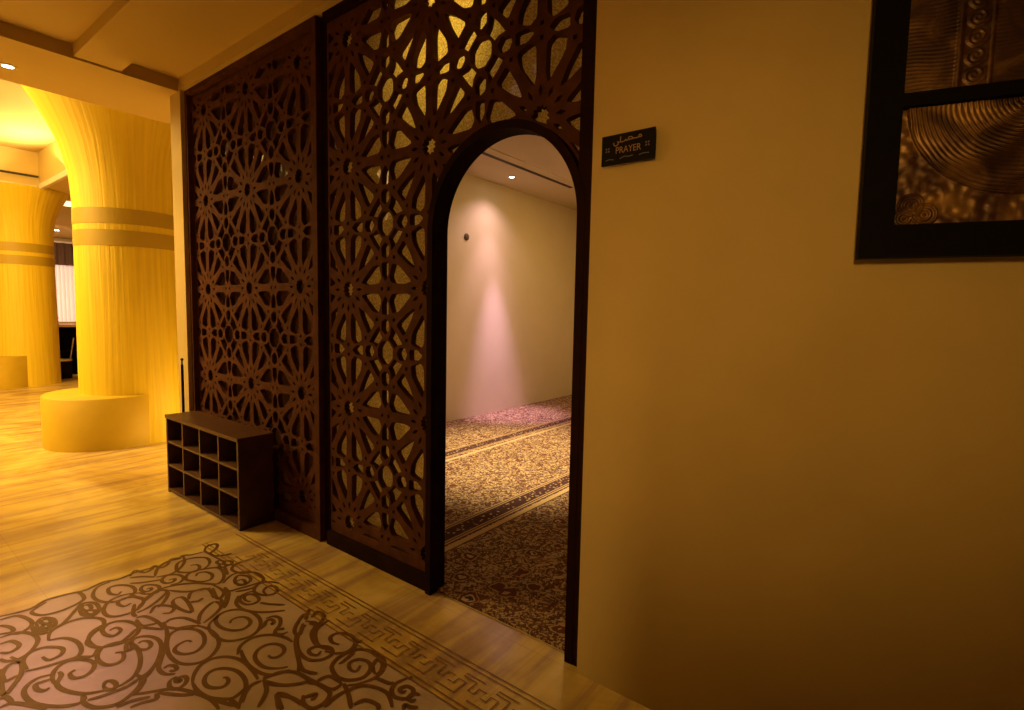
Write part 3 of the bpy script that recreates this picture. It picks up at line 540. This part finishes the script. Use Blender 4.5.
# ------------------------------------------------------------------ carved screens
def cell_openings():
    """openings of one cell, rosette at the corners, ring in the middle; closed polygons in cell units"""
    S = []
    def star(cx, cy, n, r0, r1, ph=0):
        return [(cx+(r0 if i % 2 == 0 else r1)*math.cos(ph+PI*i/n), cy+(r0 if i % 2 == 0 else r1)*math.sin(ph+PI*i/n)) for i in range(2*n)]
    oct_ = [(.5+.083*math.cos(PI/8+i*PI/4), .5+.083*math.sin(PI/8+i*PI/4)) for i in range(8)]
    S.append(('r', oct_))
    base = []
    base.append(('r', [(.462,.262), (.5,.242), (.538,.262), (.542,.318), (.5,.347), (.458,.318)]))                     # ring pip below the centre
    base.append(('s', [(.423,.290), (.437,.352), (.462,.385), (.422,.422), (.385,.462), (.352,.437), (.290,.423), (.352,.352)]))  # star on the diagonal
    base.append(('r', [(.5,.068), (.534,.115), (.534,.192), (.466,.192), (.466,.115)]))                                  # arrow between two rosettes
    base.append(('s', star(.5-.042, 0, 4, .024, .010, PI/4)))
    base.append(('s', star(.392, .240, 4, .024, .010, PI/4)))
    base.append(('s', star(.608, .240, 4, .024, .010, PI/4)))
    base.append(('s', star(.5+.042, 0, 4, .024, .010, PI/4)))
    def rot(p, k):
        x, y = p[0]-.5, p[1]-.5
        for _ in range(k): x, y = -y, x
        return (x+.5, y+.5)
    for k in range(4):
        for t, poly in base:
            if poly[0][1] < .03 and k in (2, 3) and abs(sum(q[1] for q in poly)/len(poly)) < .01: pass
            S.append((t, [rot(q, k) for q in poly]))
    # the quarter of a rosette at the corner (0,0), then turned to the other corners
    pet = [(.163,.163), (.238,.198), (.338,.268), (.268,.338), (.198,.238)]
    p75 = [(.062,.218), (.048,.275), (.052,.400), (.092,.428), (.170,.400), (.158,.335)]
    p15 = [(y, x) for x, y in p75][::-1]
    for k in range(4):
        for poly in (pet, p75, p15): S.append(('p', [rot(q, k) for q in poly]))
        for ang in (30, 60):
            a = math.radians(ang); c, s = math.cos(a), math.sin(a)
            S.append(('s', [rot(q, k) for q in ((.118*c, .118*s), (.155*c-.014*s, .155*s+.014*c), (.192*c, .192*s), (.155*c+.014*s, .155*s-.014*c))]))
    return S
def corner_openings():
    """openings centred on a rosette: 12-pointed star and the slits on the axes"""
    S = [('s', [((.074 if i % 2 == 0 else .055)*math.cos(PI*i/12+PI/12), (.074 if i % 2 == 0 else .055)*math.sin(PI*i/12+PI/12)) for i in range(24)])]
    for k in range(4):
        a = k*PI/2; c, s = math.cos(a), math.sin(a)
        S.append(('s', [(.118*c, .118*s), (.155*c-.014*s, .155*s+.014*c), (.192*c, .192*s), (.155*c+.014*s, .155*s-.014*c)]))
    return S
def round_poly(p):
    out = []; n = len(p)
    for i in range(n):
        a, b = Vector(p[i]), Vector(p[(i+1) % n])
        out += [a.lerp(b, .13), a.lerp(b, .5), a.lerp(b, .87)]
    return out
def area(p): return .5*sum(p[i][0]*p[(i+1) % len(p)][1]-p[(i+1) % len(p)][0]*p[i][1] for i in range(len(p)))
def crosses(p):
    o = lambda a, b, c: (b[0]-a[0])*(c[1]-a[1])-(b[1]-a[1])*(c[0]-a[0]); n = len(p)
    for i in range(n):
        for j in range(i+2, n):
            a, b, c, d = p[i], p[(i+1) % n], p[j], p[(j+1) % n]
            if o(a, b, c)*o(a, b, d) < 0 and o(c, d, a)*o(c, d, b) < 0: return True
    return False
def make_lattice(x0, x1, z0, z1, rx, rz, arch=None, PZ=PZ):
    """polygons of the openings inside the rectangle (and outside the arch zone)"""
    polys = []
    def add(kind, poly, ox, oz):
        P = round_poly(poly) if kind != 's' else [Vector(q) for q in poly]
        cx = sum(q.x for q in P)/len(P); cy = sum(q.y for q in P)/len(P)
        g = {'r': 1.22, 'p': 1.28, 's': 1.0}[kind]
        P = [Vector((ox+(cx+(q.x-cx)*g)*PX, oz+(cy+(q.y-cy)*g)*PZ)) for q in P]
        if max(q.x for q in P) < x0 or min(q.x for q in P) > x1 or max(q.y for q in P) < z0 or min(q.y for q in P) > z1: return
        D = []
        for i in range(len(P)):
            a, b = P[i], P[(i+1) % len(P)]; k = max(1, int((b-a).length/.012))
            D += [a.lerp(b, j/k) for j in range(k)]
        hp = [((1, 0), x0), ((-1, 0), -x1), ((0, 1), z0), ((0, -1), -z1)]
        if arch:
            ax, az, ar = arch; m = sum(D, Vector((0, 0)))/len(D)
            if m.y <= az:
                s = 1 if m.x > ax else -1; hp.append(((s, 0), s*ax+ar))
            else:
                n = (m-Vector((ax, az))).normalized(); hp.append(((n.x, n.y), n.x*ax+n.y*az+ar))
        for (nx, ny), d in hp:
            E = []
            for k in range(len(D)):
                a, b = D[k], D[(k+1) % len(D)]; fa, fb = a.x*nx+a.y*ny-d, b.x*nx+b.y*ny-d
                if fa >= 0: E.append(a)
                if (fa >= 0) != (fb >= 0): E.append(a.lerp(b, fa/(fa-fb)))
            D = E
            if len(D) < 3: return
        Q = []
        for q in D:
            if not Q or (q-Q[-1]).length > .0012: Q.append(q)
        while len(Q) > 2 and (Q[0]-Q[-1]).length < .0012: Q.pop()
        if len(Q) > 2 and abs(area(Q)) > 8e-5 and not (arch and crosses(Q)): polys.append(Q)
    ni = range(int((x0-rx)/PX)-2, int((x1-rx)/PX)+2); nj = range(int((z0-rz)/PZ)-2, int((z1-rz)/PZ)+2)
    CO, KO = cell_openings(), corner_openings(); seen = set()
    for i in ni:
        for j in nj:
            for t, p in CO:
                cx = round(sum(q[0] for q in p)/len(p)+i, 3); cy = round(sum(q[1] for q in p)/len(p)+j, 3)
                if (cx, cy) in seen: continue
                seen.add((cx, cy)); add(t, p, rx+i*PX, rz+j*PZ)
            for t, p in KO: add(t, p, rx+i*PX, rz+j*PZ)
    return polys
def plate_with_holes(name, outline, holes, y0, y1, mat, parent):
    from mathutils.geometry import delaunay_2d_cdt
    V, F = [], []
    for poly in [outline]+holes:
        if area(poly) < 0: poly = poly[::-1]
        F.append(list(range(len(V), len(V)+len(poly)))); V += [Vector((q[0], q[1])) for q in poly]
    vo, eo, fo, _, _, of = delaunay_2d_cdt(V, [], F, 1, 1e-5)
    keep = [f for f, src in zip(fo, of) if list(src) == [0]]
    bm = bmesh.new(); vs = [bm.verts.new((v.x, y0, v.y)) for v in vo]
    for f in keep:
        try: bm.faces.new([vs[k] for k in f])
        except ValueError: pass
    bmesh.ops.delete(bm, geom=[v for v in bm.verts if not v.link_faces], context='VERTS')
    bmesh.ops.dissolve_limit(bm, angle_limit=.001, verts=[], edges=[])
    bm.normal_update()
    front = list(bm.faces); border = [e for e in bm.edges if len(e.link_faces) == 1]
    for f in front:
        if f.normal.y > 0: f.normal_flip()
    back = {}
    for v in list(bm.verts): back[v] = bm.verts.new((v.co.x, y1, v.co.z))
    for f in front: bm.faces.new([back[v] for v in reversed(f.verts)])
    for e in border:
        a, c = e.verts; bm.faces.new((a, c, back[c], back[a]))
    bmesh.ops.recalc_face_normals(bm, faces=bm.faces)
    return mk(name, bm, mat, parent)
RZ = .148+1.47
YF, YL, YG = .03, .07, .118        # frame front, lattice front, glass
LT = .034
def arch_pts(ax, az, r, z0, n=40):
    return [(ax+r, z0)]+[(ax+r*math.cos(PI*i/n), az+r*math.sin(PI*i/n)) for i in range(n+1)]+[(ax-r, z0)]
def strip_along(bm, inner, outer, y0, y1):
    """solid band between two matching polylines in x/z, from y0 to y1"""
    R = []
    for (a, b) in zip(inner, outer):
        R.append([bm.verts.new(p) for p in ((a[0], y0, a[1]), (b[0], y0, b[1]), (b[0], y1, b[1]), (a[0], y1, a[1]))])
    for a, b in zip(R, R[1:]):
        for i in range(4): bm.faces.new((a[i], b[i], b[(i+1) % 4], a[(i+1) % 4]))
    bm.faces.new(R[0]); bm.faces.new(R[-1][::-1]); bmesh.ops.recalc_face_normals(bm, faces=bm.faces)
ZT = 3.195; XL, XP0, XP1, XR = -4.75, -2.95, -2.895, -1.006
AX, AZ, AR = -1.491, 1.864, .409
# left screen
scr = empty('lattice_screen', (0, .05, 0), label='tall dark carved wood lattice screen without a doorway, directly behind the cubby shelf', category='screen')
scr_off = Vector((0, -.05, 0))
def sub(o):
    o.location = (0, -.05, 0); return o
sub(mk('frame', boxes((XL, XL+.038, YF, .13, 0, ZT), (XP0, XP1, YF, .13, 0, ZT), (XL+.038, XP0, YF, .13, ZT-.035, ZT), (XL+.038, XP0, YF, .13, 0, .075), bev=.003), M['wood'], scr))
xa, xb = XL+.038, XP0
hs = make_lattice(xa+.02, xb-.018, .13, ZT-.09, -3.83, RZ)
sub(plate_with_holes('lattice', [(xa, .07), (xb, .07), (xb, ZT-.045), (xa, ZT-.045)], hs, YL, YL+LT, M['wood'], scr))
sub(mk('glass_pane', boxes((xa, xb, YG, YG+.006, .07, ZT-.045)), M['glass_l'], scr))
# arched screen
scr = empty('arched_lattice_screen', (0, .05, 0), label='carved wood lattice screen pierced by an open arched doorway to the carpeted room', category='screen')
r = AR
sub(mk('frame', boxes((XP1, XP1+.055, YF+.035, .13, 0, ZT), (XP1+.055, AX+r, YF+.01, .13, ZT-.05, ZT), (XP1+.055, AX-r-.035, YF+.01, .13, 0, .085), (AX+r, XR, YF, .136, 0, ZT), bev=.003), M['darkwood'], scr))  # near-black left stile stands in for the post's shaded reveal
xa, xb, zt = XP1+.055, AX+r+.001, ZT-.045
def around(q):
    n = [(AX-q*math.cos(PI*i/60), AZ+q*math.sin(PI*i/60)) for i in range(60)]
    n = [p for p in n if p[0] < xb-.002]
    return [(xa, .08), (AX-q, .08)]+n+[(xb, n[-1][1]-.01), (xb, zt), (xa, zt)]
lat = around(r+.01)
hs = make_lattice(xa+.02, xb-.012, .14, zt-.045, -1.972, 1.592, (AX, AZ, r+.048), .706)
sub(plate_with_holes('lattice', lat, hs, YL, YL+LT, M['wood'], scr))
gl = around(r+.02)
sub(plate_with_holes('glass_pane', gl, [], YG, YG+.006, M['glass_r'], scr))
bm = bmesh.new(); strip_along(bm, arch_pts(AX, AZ, r, 0)[:-1]+[(AX-r, 0)], arch_pts(AX, AZ, r+.036, 0)[:-1]+[(AX-r-.036, 0)], YF-.002, .136)
sub(mk('arch_trim', bm, M['darkwood'], scr))
# thin beading along the outer edge of both screens
# ------------------------------------------------------------------ cubby shelf for shoes
def make_shelf():
    X0, X1, Y0, Y1, H, t = -4.635, -3.44, -.215, .022, .622, .022
    s = empty('shoe_cubby', ((X0+X1)/2, (Y0+Y1)/2, 0), label='low dark brown shoe cubby with twelve empty compartments on the marble floor', category='shelf')
    def P(name, bxs, m, bev=.002):
        o = mk(name, boxes(*bxs, bev=bev), m, s); o.location = (-(X0+X1)/2, -(Y0+Y1)/2, 0); return o
    P('top_panel', [(X0-.004, X1+.004, Y0-.006, Y1, H-.026, H)], M['shelfwood'])
    P('side_panel', [(X0, X0+t, Y0, Y1, 0, H-.026)], M['shelfwood']); P('side_panel', [(X1-t, X1, Y0, Y1, 0, H-.026)], M['shelfwood'])
    P('back_panel', [(X0+t, X1-t, Y1-.008, Y1, 0, H-.026)], M['shelfwood'])
    P('bottom_panel', [(X0+t, X1-t, Y0, Y1-.008, .012, .034)], M['shelfwood'])
    zs = [.034+(H-.026-.034)*k/3 for k in range(4)]
    for z in zs[1:3]: P('shelf_board', [(X0+t, X1-t, Y0+.002, Y1-.008, z-.008, z+.008)], M['shelfedge'])
    for k in (1, 2, 3):
        x = X0+(X1-X0)*k/4
        o = P('divider', [(x-.008, x+.008, Y0+.004, Y1-.008, a+(.008 if i else 0), b-(.008 if i < 2 else 0)) for i, (a, b) in enumerate(zip(zs, zs[1:]))], M['shelfedge'], bev=0)
make_shelf()

# ------------------------------------------------------------------ columns of the lounge
def make_column(cx, cy, R, bx, by, br, bh, label, blabel=None):
    s = empty('plaster_column', (cx, cy, 0), label=label, category='column', group='flared columns of the lounge')
    k = R/.47
    near = bx > -10; dz = .045 if near else .12
    prof = [(.535, 0), (.528, 1.0), (.52, 2.05+dz)] if near else [(.485, 0), (.48, 1.0), (.47, 2.05+dz)]
    rs = .52 if near else .47
    prof2 = [(.52, 2.48+dz), (.525, 2.66), (.535, 2.80), (.56, 2.93), (.60, 3.10), (.65, 3.24), (.715, 3.38), (.80, 3.54), (.90, 3.70), (1.04, 3.88), (1.28, 4.15)]
    if bx < -10: prof2 = [(.47, 2.48+dz), (.475, 2.75), (.50, 2.95), (.54, 3.1), (.60, 3.25), (.66, 3.38), (.72, 3.50)]
    bm = bmesh.new(); lathe(bm, [(a*k, z) for a, z in prof], 72)
    lathe(bm, [(rs*k, 2.05+dz), (rs*k, 2.48+dz)], 72); lathe(bm, [(a*k, z) for a, z in prof2], 72)
    mk('shaft', bm, M['comb'], s)
    for z0, z1 in ((2.04, 2.20), (2.265, 2.42)):
        bm = bmesh.new(); lathe(bm, [(rs*k+.0035, z0+dz), (rs*k+.0035, z1+dz)], 72)
        mk('band', bm, M['smooth_band'], s, label='smooth darker plaster band')
    bm = bmesh.new(); lathe(bm, [(br, 0), (br, bh-.012), (br-.012, bh), (.02, bh)], 72, bx-cx, by-cy)
    mk('bench', bm, M['bench'], s)
    return s
make_column(-6.95, .32, .47, -6.95, .04, .565, .535, 'large yellow plaster column flaring to the ceiling, nearer one with round bench')
make_column(-12.9, .38, .47, -12.85, -.05, .565, .56, 'flared yellow plaster column farther back at the left edge of the photo')

# ------------------------------------------------------------------ recessed lamps
def downlight(x, y, z, label, r=.045, loc_y=0):
    s = empty('downlight', (x, y, z), label=label, category='ceiling light', group='recessed downlights')
    bm = bmesh.new(); lathe(bm, [(r+.018, 0), (r+.016, -.006), (r, -.007), (r-.004, .0)], 32); mk('trim_ring', bm, M['chrome'], s)
    bm = bmesh.new(); lathe(bm, [(r-.003, -.003), (.001, -.0035)], 32); mk('lens', bm, M['lens'], s, label='glowing lens')
downlight(-5.33, -.91, 3.19, 'glowing round downlight in the lowered soffit at the upper left edge', .036)
downlight(-2.57, -1.36, ZC, 'glowing downlight in the corridor ceiling before the screens, seen as a reflection', .035)
downlight(-4.44, 3.95, 3.32, 'small glowing downlight in the ceiling seen through the arched doorway', .038)
s = empty('panel_light', (-13.35, 1.2, 3.51), label='small bright square ceiling light just left of the nearer column flare', category='ceiling light')
mk('frame', boxes((-.34, .34, -.34, .34, -.05, 0), bev=.01), M['white'], s); mk('diffuser', boxes((-.30, .30, -.30, .30, -.062, -.05)), plain('panel_diffuser', (.9, .85, .7), .5, emit=(1, .80, .38), es=2.2), s, label='glowing diffuser')
downlight(-18.8, 2.15, 3.51, 'tiny glowing downlight in the far lounge ceiling between the columns', .06)
bm = boxes((-.028, .028, -1.0, 1.0, -.006, .002)); 
o = mk('air_slot', bm, M['slot'], loc=(-4.07, 3.9, 3.32), label='long dark air slot in the ceiling beyond the arch', category='vent')

# ------------------------------------------------------------------ prayer room
def carpet_bm():
    bm = bmesh.new(); box(bm, -4.85, 1.55, 1.25, 6.38, 0, .012); box(bm, -4.85, -1.01, .16, 1.25, 0, .012); box(bm, AX-AR+.001, AX+AR-.001, .084, .16, 0, .012); return bm
mk('prayer_carpet', carpet_bm(), M['carpet'], label='patterned oriental carpet with dark floral field and border stripes beyond the arch', category='carpet')
bm = bmesh.new(); lathe(bm, [(.046, 0), (.046, .010), (.036, .018), (.001, .019)], 24)
o = mk('wall_disc', bm, plain('bronze_fitting', (.10, .07, .045), .6), loc=(-4.85, 3.5, 2.49), label='small dark round fitting on the cream wall beyond the arch', category='wall fitting'); o.rotation_euler = (0, PI/2, 0)
s = empty('switch_plate', (-4.2, 6.38, 1.75), label='narrow yellowish plate on the wall at the right edge of the arch', category='switch')
mk('plate', boxes((-.04, .04, -.012, 0, -.17, .17), bev=.004), plain('brass_plate', (.75, .6, .2), .4), s)
mk('rocker', boxes((-.02, .02, -.020, -.012, -.05, .05), bev=.002), M['white'], s)

# ------------------------------------------------------------------ barrier post at the wall end
s = empty('barrier_post', (-4.735, -.05, 0), label='thin dark barrier post with ball finial between wall end and cubby', category='post')
bm = bmesh.new(); lathe(bm, [(.001, 0), (.034, 0), (.034, .012), (.02, .03), (.010, .04)], 32); mk('base', bm, M['steel'], s)
bm = bmesh.new(); lathe(bm, [(.010, .035), (.010, 1.0)], 20); mk('pole', bm, M['steel'], s)
bm = bmesh.new(); lathe(bm, [(.006, .999), (.006, 1.03), (.009, 1.033), (.012, 1.042), (.009, 1.051), (.001, 1.054)], 20); mk('finial', bm, M['steel'], s)

# ------------------------------------------------------------------ prayer sign
s = empty('prayer_sign', (-.850, 0, 2.073), label='small black wall sign reading PRAYER with Arabic above, beside the arch', category='sign')
mk('sign_plate', boxes((-.103, .103, -.024, -.016, -.0535, .0535), bev=.002), M['signface'], s)
for x in (-.065, .065): mk('standoff', boxes((x-.01, x+.01, -.016, 0, -.02, .02)), M['steel'], s)
def text_mesh(name, body, size, loc, mat, parent, sx=1):
    cu = bpy.data.curves.new(name, 'FONT'); cu.body = body; cu.size = size; cu.align_x = 'CENTER'; cu.align_y = 'CENTER'; cu.extrude = .0006
    t = bpy.data.objects.new(name+'_t', cu); me = bpy.data.meshes.new_from_object(t); bpy.data.objects.remove(t); bpy.data.curves.remove(cu)
    me.transform(Matrix.Scale(sx, 4, (1, 0, 0))); me.transform(Matrix.Rotation(PI/2, 4, 'X'))
    me.materials.clear(); me.materials.append(mat)
    o = bpy.data.objects.new(name, me); C.objects.link(o); o.parent = parent; o.location = loc; return o
text_mesh('lettering', 'PRAYER', .033, (.003, -.0246, -.006), M['signink'], s, .86)
bm = bmesh.new(); pt = lambda u, v: (u, -.0246, v)
for p in ([(.052,.034),(.046,.040),(.040,.035),(.047,.031),(.052,.033),(.030,.030),(.020,.032),(.012,.038),(.002,.037),(.004,.030),(.020,.030)], [(.002,.029),(-.006,.028),(-.009,.033),(-.012,.028),(-.028,.027),(-.029,.046)], [(-.028,.027),(-.036,.026),(-.041,.030),(-.038,.022),(-.046,.015),(-.055,.019),(-.056,.028)]):
    ribbon(bm, smooth_path([(u+.002, v-.003) for u, v in p], 5), .0034, pt)
mk('arabic_lettering', bm, M['signink'], s)
for x in (-.078, .076):
    bm = bmesh.new()
    for k in range(4):
        a = k*PI/2+PI/4
        ribbon(bm, [(x+.0035*math.cos(a), .001+.0035*math.sin(a)), (x+.010*math.cos(a), .001+.010*math.sin(a))], .0055, pt)
    mk('emblem', bm, M['signgrey'], s)
for p in ([(-.085,-.036),(-.07,-.033),(-.052,-.036)], [(-.028,-.036),(-.012,-.030),(.006,-.032),(.022,-.030)], [(.046,-.033),(.062,-.030),(.084,-.031)]):
    bm = bmesh.new(); ribbon(bm, smooth_path(p, 4), .003, pt); mk('underline_flourish', bm, M['signgrey'], s)

# ------------------------------------------------------------------ relief picture
def make_picture():
    W, H, D = .72, 1.10, .045
    s = empty('relief_picture', (-.1415, .018, 0), math.radians(14), label='large black framed bronze relief picture of swirls and rings on the ochre wall', category='picture')
    z0 = 1.645; b0 = .079
    za = z0+.088; zb = 1.47+.577; zc = zb+.035
    mk('frame', boxes((0, b0, -D, 0, z0, z0+H), (W-b0, W, -D, 0, z0, z0+H), (b0, W-b0, -D, 0, z0, za), (b0, W-b0, -D, 0, z0+H-b0, z0+H), (b0, W-b0, -D, 0, zb, zc), (b0, W-b0, -.012, 0, za, z0+H-b0), bev=.0), M['black'], s)
    def grid(name, x0, x1, zz0, zz1, hf, mat, nx, nz):
        bm = bmesh.new(); G = []
        for j in range(nz+1):
            row = []
            for i in range(nx+1):
                x = x0+(x1-x0)*i/nx; z = zz0+(zz1-zz0)*j/nz
                row.append(bm.verts.new((x, -.014-hf(x, z), z)))
            G.append(row)
        for j in range(nz):
            for i in range(nx):
                f = bm.faces.new((G[j][i], G[j][i+1], G[j+1][i+1], G[j+1][i])); f.smooth = True
        return mk(name, bm, mat, s)
    rng = random.Random(4)
    cx, cz = .358, zb+.006
    from mathutils import noise
    def nse(x, z): return noise.noise(Vector((x*26, z*26, 1.3)))*1.6
    def hring(x, z):
        r = math.hypot(x-cx, (z-cz)*1.05); a = math.atan2(z-cz, x-cx)
        h = .004+.0012*nse(x*2, z*2)
        if r < .262:
            h = .006+.0045*(.5+.5*math.sin(r*2*PI/.0112+1.5*nse(x*.7, z*.7)))*(.6+.4*math.sin(a*9+r*40)) + .004*(r/.26)
        else:
            for (sx_, sz_) in ((.118, za+.055), (.150, za+.028), (.105, za+.020), (.60, za+.05)):
                q = math.hypot(x-sx_, z-sz_)
                if q < .03: h += .004*(.5+.5*math.cos(q*2*PI/.014))
        return h
    def hup(x, z):
        u = (x-b0); h = .004+.0011*math.sin(z*2*PI/.010+3.2*nse(x*.5, z*.35))*(.5+.7*nse(x*.8+4, z*.5))*(1 if u < .115 or u > .19 else 0)
        if .125 < u < .185:
            k = round((z-zc-.035)/.048); czz = zc+.035+k*.048; q = math.hypot(u-.155, (z-czz)); a = math.atan2(z-czz, u-.155)
            if q < .024: h += .005*(.5+.5*math.sin(q*2*PI/.011-a))
            else: h += .001
        elif .115 <= u <= .19: h += .003
        return h
    grid('ring_panel', b0, W-b0, za, zb, hring, M['bronze'], 300, 170)
    grid('scroll_panel', b0, W-b0, zc, z0+H-b0, hup, M['bronze'], 150, 170)
def bronze():
    m, nt, b = newmat('antique_bronze'); L = nt.links.new
    tc = N(nt, 'ShaderNodeTexCoord'); n = N(nt, 'ShaderNodeTexNoise', i_Scale=9.0, i_Detail=6.0, i_Distortion=.7); L(tc.outputs['Object'], n.inputs['Vector'])
    r = N(nt, 'ShaderNodeValToRGB'); e = r.color_ramp.elements
    e[0].position = .35; e[0].color = (.035, .011, .006, 1); e[1].position = .68; e[1].color = (.26, .14, .035, 1); q = e.new(.5); q.color = (.08, .034, .014, 1)
    L(n.outputs['Fac'], r.inputs['Fac']); L(r.outputs['Color'], b.inputs['Base Color']); b.inputs['Metallic'].default_value = .35; b.inputs['Roughness'].default_value = .38
    return m
M['bronze'] = bronze()
make_picture()

# ------------------------------------------------------------------ far end of the lounge
s = empty('curtained_window', (-20.9, 2.4, 0), label='bright sheer curtain under a brown valance, far away between the columns', category='curtain')
bm = bmesh.new(); G = []
for j in range(2):
    row = []
    for i in range(161):
        y = -1.0+2.0*i/160; row.append(bm.verts.new((.05*math.sin(i*.8)+.02*math.sin(i*2.3), y, (.95, 2.72)[j])))
    G.append(row)
for i in range(160): bm.faces.new((G[0][i], G[0][i+1], G[1][i+1], G[1][i])).smooth = True
mk('sheer', bm, M['sheer'], s)
bm = bmesh.new(); G = []
for j in range(2):
    G.append([bm.verts.new((.16+.04*math.sin(i*.9), -1.05+2.1*i/80, (2.68, 3.35)[j])) for i in range(81)])
for i in range(80): bm.faces.new((G[0][i], G[0][i+1], G[1][i+1], G[1][i])).smooth = True
mk('valance', bm, M['valance'], s)
mk('rail', boxes((.0, .2, -1.08, 1.08, 3.35, 3.40)), M['white'], s)
# service counter
s = empty('service_counter', (-14.0, 1.25, 0), label='dark service counter with pale top standing between the two columns', category='counter')
mk('carcass', boxes((-.3, -.27, -.55, .55, .04, 1.02), (-.27, .3, -.55, -.52, .04, 1.02), (-.27, .3, .52, .55, .04, 1.02), (-.27, .29, -.52, .52, .5, .53), (-.27, .3, -.52, .52, .04, .07)), M['black'], s)
mk('worktop', boxes((-.33, .34, -.6, .6, 1.02, 1.07), bev=.006), plain('pale_worktop', (.75, .6, .5), .4), s)
mk('plinth', boxes((-.28, .27, -.5, .5, 0, .04)), M['chrome'], s)
s = empty('tray_bin', (-13.5, 1.0, 0), label='dark drum with silver rim in front of the service counter', category='bin')
bm = bmesh.new(); lathe(bm, [(.001, 0), (.17, 0), (.18, .36), (.001, .36)], 32); mk('drum', bm, M['black'], s)
bm = bmesh.new(); lathe(bm, [(.185, .35), (.19, .37), (.185, .39), (.14, .385), (.13, .362)], 32); mk('rim', bm, M['chrome'], s, label='silver rim')
for i, (dy, t) in enumerate(((-.08, .12), (.0, .30), (.09, -.15))):
    bm = bmesh.new(); lathe(bm, [(.012, .3), (.012, .82)], 12); o = mk('rod', bm, M['chrome'], s); o.location = (0, dy, 0); o.rotation_euler = (t, .05, 0)
s = empty('counter_box', (-14.0, .96, 1.07), label='small dark box standing on the service counter', category='box')
mk('body', boxes((-.1, .1, -.12, .12, 0, .12), bev=.01), M['valance'], s); mk('lid', boxes((-.105, .105, -.125, .125, .12, .14), bev=.004), M['black'], s)
